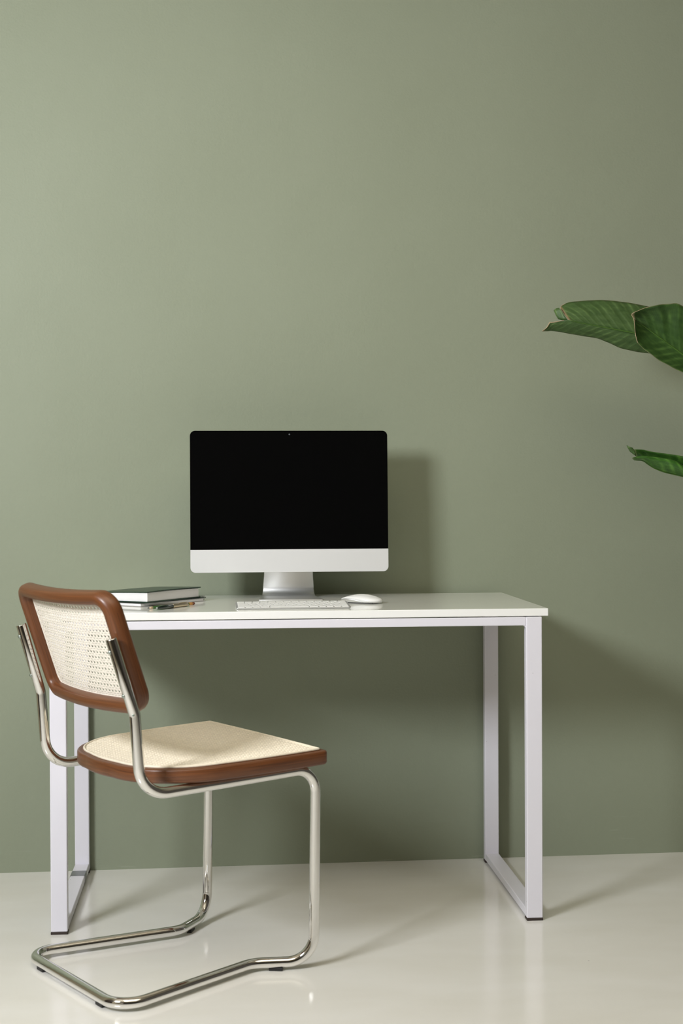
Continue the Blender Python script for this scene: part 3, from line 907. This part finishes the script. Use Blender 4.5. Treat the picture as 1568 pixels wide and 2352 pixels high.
# leaf and stem courses, in metres in the room
L1_UP = [(0.6860, 0.2350, 1.4985), (0.6914, 0.2389, 1.5077), (0.7119, 0.2428, 1.5165), (0.7473, 0.2467, 1.5205), (0.7976, 0.2506, 1.5235), (0.8480, 0.2544, 1.5205), (0.8863, 0.2583, 1.5158), (0.9260, 0.2622, 1.5088), (0.9758, 0.2661, 1.4992), (1.0521, 0.2700, 1.4757)]
L1_MID = [(0.7000, 0.2050, 1.4656), (0.7322, 0.2075, 1.4589), (0.7742, 0.2100, 1.4518), (0.8237, 0.2125, 1.4433), (0.8746, 0.2150, 1.4343), (0.9601, 0.2175, 1.4146), (1.0349, 0.2200, 1.3947)]
L1_TIP = [(0.6362, 0.2250, 1.4399), (0.6475, 0.2212, 1.4494), (0.6545, 0.2175, 1.4616), (0.6621, 0.2138, 1.4612), (0.6891, 0.2100, 1.4654)]
L1_LO = [(0.6392, 0.2380, 1.4408), (0.6550, 0.2410, 1.4419), (0.6728, 0.2440, 1.4423), (0.7348, 0.2470, 1.4324), (0.7848, 0.2500, 1.4250), (0.8128, 0.2530, 1.4158), (0.8482, 0.2560, 1.4013), (0.8887, 0.2590, 1.3925), (0.9256, 0.2620, 1.3881), (0.9752, 0.2650, 1.3833), (1.0512, 0.2680, 1.3729)]
L1_FLAP = [(0.6979, 0.2083, 1.4665), (0.6902, 0.2145, 1.4810), (0.6838, 0.2197, 1.4936), (0.6791, 0.2234, 1.4993), (0.6729, 0.2283, 1.4983), (0.6678, 0.2324, 1.4940), (0.6729, 0.2284, 1.4803), (0.6780, 0.2243, 1.4702), (0.6872, 0.2169, 1.4665)]
L2_UP = [(0.8344, 0.1050, 1.4693), (0.8515, 0.1081, 1.4782), (0.8691, 0.1113, 1.4852), (0.9083, 0.1144, 1.4945), (0.9356, 0.1175, 1.4970), (0.9534, 0.1206, 1.4985), (0.9784, 0.1237, 1.4888), (1.0179, 0.1269, 1.4672), (1.0648, 0.1300, 1.4349)]
L2_MID = [(0.8487, 0.1350, 1.4601), (0.8873, 0.1400, 1.4351), (0.9249, 0.1450, 1.4100), (0.9792, 0.1500, 1.3730), (1.0273, 0.1550, 1.3358), (1.0753, 0.1600, 1.2960)]
L2_LO = [(0.8383, 0.1000, 1.4545), (0.8407, 0.1025, 1.4421), (0.8433, 0.1050, 1.4215), (0.8499, 0.1075, 1.3981), (0.8780, 0.1100, 1.3749), (0.9122, 0.1125, 1.3520), (0.9675, 0.1150, 1.3251), (1.0144, 0.1175, 1.3020), (1.0610, 0.1200, 1.2788)]
L2_RIM = [(0.8761, 0.1030, 1.4872), (0.8664, 0.1021, 1.4838), (0.8495, 0.1013, 1.4770), (0.8330, 0.1004, 1.4687), (0.8382, 0.0996, 1.4552), (0.8396, 0.0987, 1.4416), (0.8412, 0.0979, 1.4207), (0.8468, 0.0970, 1.3969)]
L3_BACK = [(0.8662, 0.1950, 1.1366), (0.8902, 0.1964, 1.1359), (0.9099, 0.1979, 1.1317), (0.9393, 0.1993, 1.1273), (0.9666, 0.2007, 1.1238), (0.9959, 0.2021, 1.1191), (1.0321, 0.2036, 1.1106), (1.0758, 0.2050, 1.0968)]
L3_FOLD = [(0.8579, 0.1850, 1.1152), (0.8698, 0.1856, 1.1180), (0.8924, 0.1861, 1.1204), (0.9118, 0.1867, 1.1180), (0.9408, 0.1872, 1.1140), (0.9677, 0.1878, 1.1082), (0.9840, 0.1883, 1.0998), (1.0056, 0.1889, 1.0883), (1.0272, 0.1894, 1.0777), (1.0705, 0.1900, 1.0629)]
L3_BOT = [(0.8626, 0.2000, 1.1140), (0.8705, 0.2025, 1.1094), (0.8916, 0.2050, 1.1078), (0.9063, 0.2075, 1.0982), (0.9264, 0.2100, 1.0873), (0.9541, 0.2125, 1.0778), (1.0000, 0.2150, 1.0677), (1.0368, 0.2175, 1.0597), (1.0810, 0.2200, 1.0506)]
L3_BOT2 = [(0.8785, 0.2150, 1.1184), (0.8821, 0.2163, 1.1144), (0.8954, 0.2175, 1.1090), (0.9098, 0.2188, 1.0997), (0.9295, 0.2200, 1.0891), (0.9569, 0.2212, 1.0796), (1.0025, 0.2225, 1.0689), (1.0389, 0.2237, 1.0608), (1.0828, 0.2250, 1.0517)]
L3_FLAP = [(0.8523, 0.2150, 1.1479), (0.8639, 0.2161, 1.1431), (0.8696, 0.2172, 1.1416), (0.8710, 0.2183, 1.1387), (0.8734, 0.2194, 1.1372), (0.8770, 0.2206, 1.1283), (0.8810, 0.2217, 1.1188), (0.8722, 0.2228, 1.1252), (0.8640, 0.2239, 1.1316), (0.8584, 0.2250, 1.1411)]

def join_base(*courses):
    # the two margins and the midrib run together into the leaf stalk
    m = courses[0]
    a, b = Vector(m[-2]), Vector(m[-1])
    e = b + (b - a).normalized() * 0.11
    for c in courses: c.append(tuple(e))
join_base(L1_MID, L1_UP, L1_LO)
join_base(L2_MID, L2_UP, L2_LO)
join_base(L3_BOT, L3_FOLD, L3_BOT2, L3_BACK)
def rib(parent, pts, r0, r1, name='midrib', mat=None, lift=0.0):
    P = spline(pts, 40)
    P = [p + Vector((0, -lift, 0)) for p in P]
    return from_bm(name, tube_bm(P, [r0 + (r1 - r0) * i / 39 for i in range(40)], 8), mat or M_RIB, parent)

# upper leaf: points left, lower half folded down, tip torn
lf = blade('leaf', [(Q(L1_MID), Q(L1_UP), 0.006, 0.0012, 13, 0.0), (Q(L1_TIP) + Q(L1_MID), Q(L1_LO), 0.007, 0.0014, 11, 1.0)], M_LEAF1, pl)
lf['label'] = 'upper leaf pointing left with a torn tip and folded lower half'
rib(lf, Q(L1_MID), 0.0009, 0.0034, lift=0.001)
patch('torn_flap', Q(L1_FLAP), M_LEAF1, lf, curl=0.0008)
rib(lf, Q([L1_TIP[0], L1_TIP[1], L1_TIP[2]]), 0.0006, 0.0013, 'dry_tip', M_DRY)
rib(lf, Q([L1_TIP[2], L1_TIP[3], L1_TIP[4]]), 0.0012, 0.0006, 'dry_edge', M_DRY)
rib(lf, Q(L1_UP[:3]), 0.0008, 0.0005, 'dry_edge', M_DRY)
# middle leaf, nearer the camera
lf2 = blade('leaf', [(Q(L2_MID), Q(L2_UP), -0.006, 0.0022, 9, 0.0), (Q(L2_MID), Q(L2_LO), -0.006, 0.0018, 9, 1.0)], M_LEAF2, pl)
lf2['label'] = 'broad blunt-tipped leaf with a pale dry tip edge, in front'
rib(lf2, Q(L2_MID), 0.0013, 0.0042, lift=0.0005)
rib(lf2, Q(L2_RIM), 0.0005, 0.0006, 'dry_edge', M_DRY)
# lower leaf, folded lengthwise like a boat
lf3 = blade('leaf', [(Q(L3_BOT), Q(L3_FOLD), 0.010, 0.0022, 3, 1.0), (Q(L3_BOT2), Q(L3_BACK), -0.006, 0.001, 3, 0.0)], M_LEAF3, pl)
lf3['label'] = 'lower leaf folded lengthwise'
rib(lf3, Q(L3_BOT), 0.0008, 0.0030)
patch('curled_tip', Q(L3_FLAP), M_LEAF1, lf3, curl=0.001)
# stems down to the pot beside the frame
for end, w in ((L1_MID[-1], 0.25), (L2_MID[-1], 0.0), (L3_BOT[-1], -0.1)):
    a = pl_l(*end); b = Vector((0.02 + w * 0.1, w * 0.15, 0.42))
    P = spline([a, a.lerp(b, 0.35) + Vector((0.10, 0, 0.05)), a.lerp(b, 0.75) + Vector((0.05, 0, 0)), b], 30)
    from_bm('stem', tube_bm(P, [0.004 + 0.009 * i / 29 for i in range(30)], 12), M_STEM, pl)
from_bm('trunk', tube_bm(spline([(0.0, 0, 0.30), (0.01, 0.01, 0.42), (0.02, 0, 0.50)], 12), 0.026, 16), M_STEM, pl)
from_bm('pot', lathe_bm([(0.12, 0.0), (0.125, 0.006), (0.165, 0.32), (0.170, 0.325), (0.170, 0.345), (0.152, 0.345), (0.148, 0.30)], 48), M_POT, pl)
from_bm('soil', lathe_bm([(0.147, 0.300), (0.146, 0.312), (0.08, 0.322), (0.01, 0.325)], 32), M_SOIL, pl)
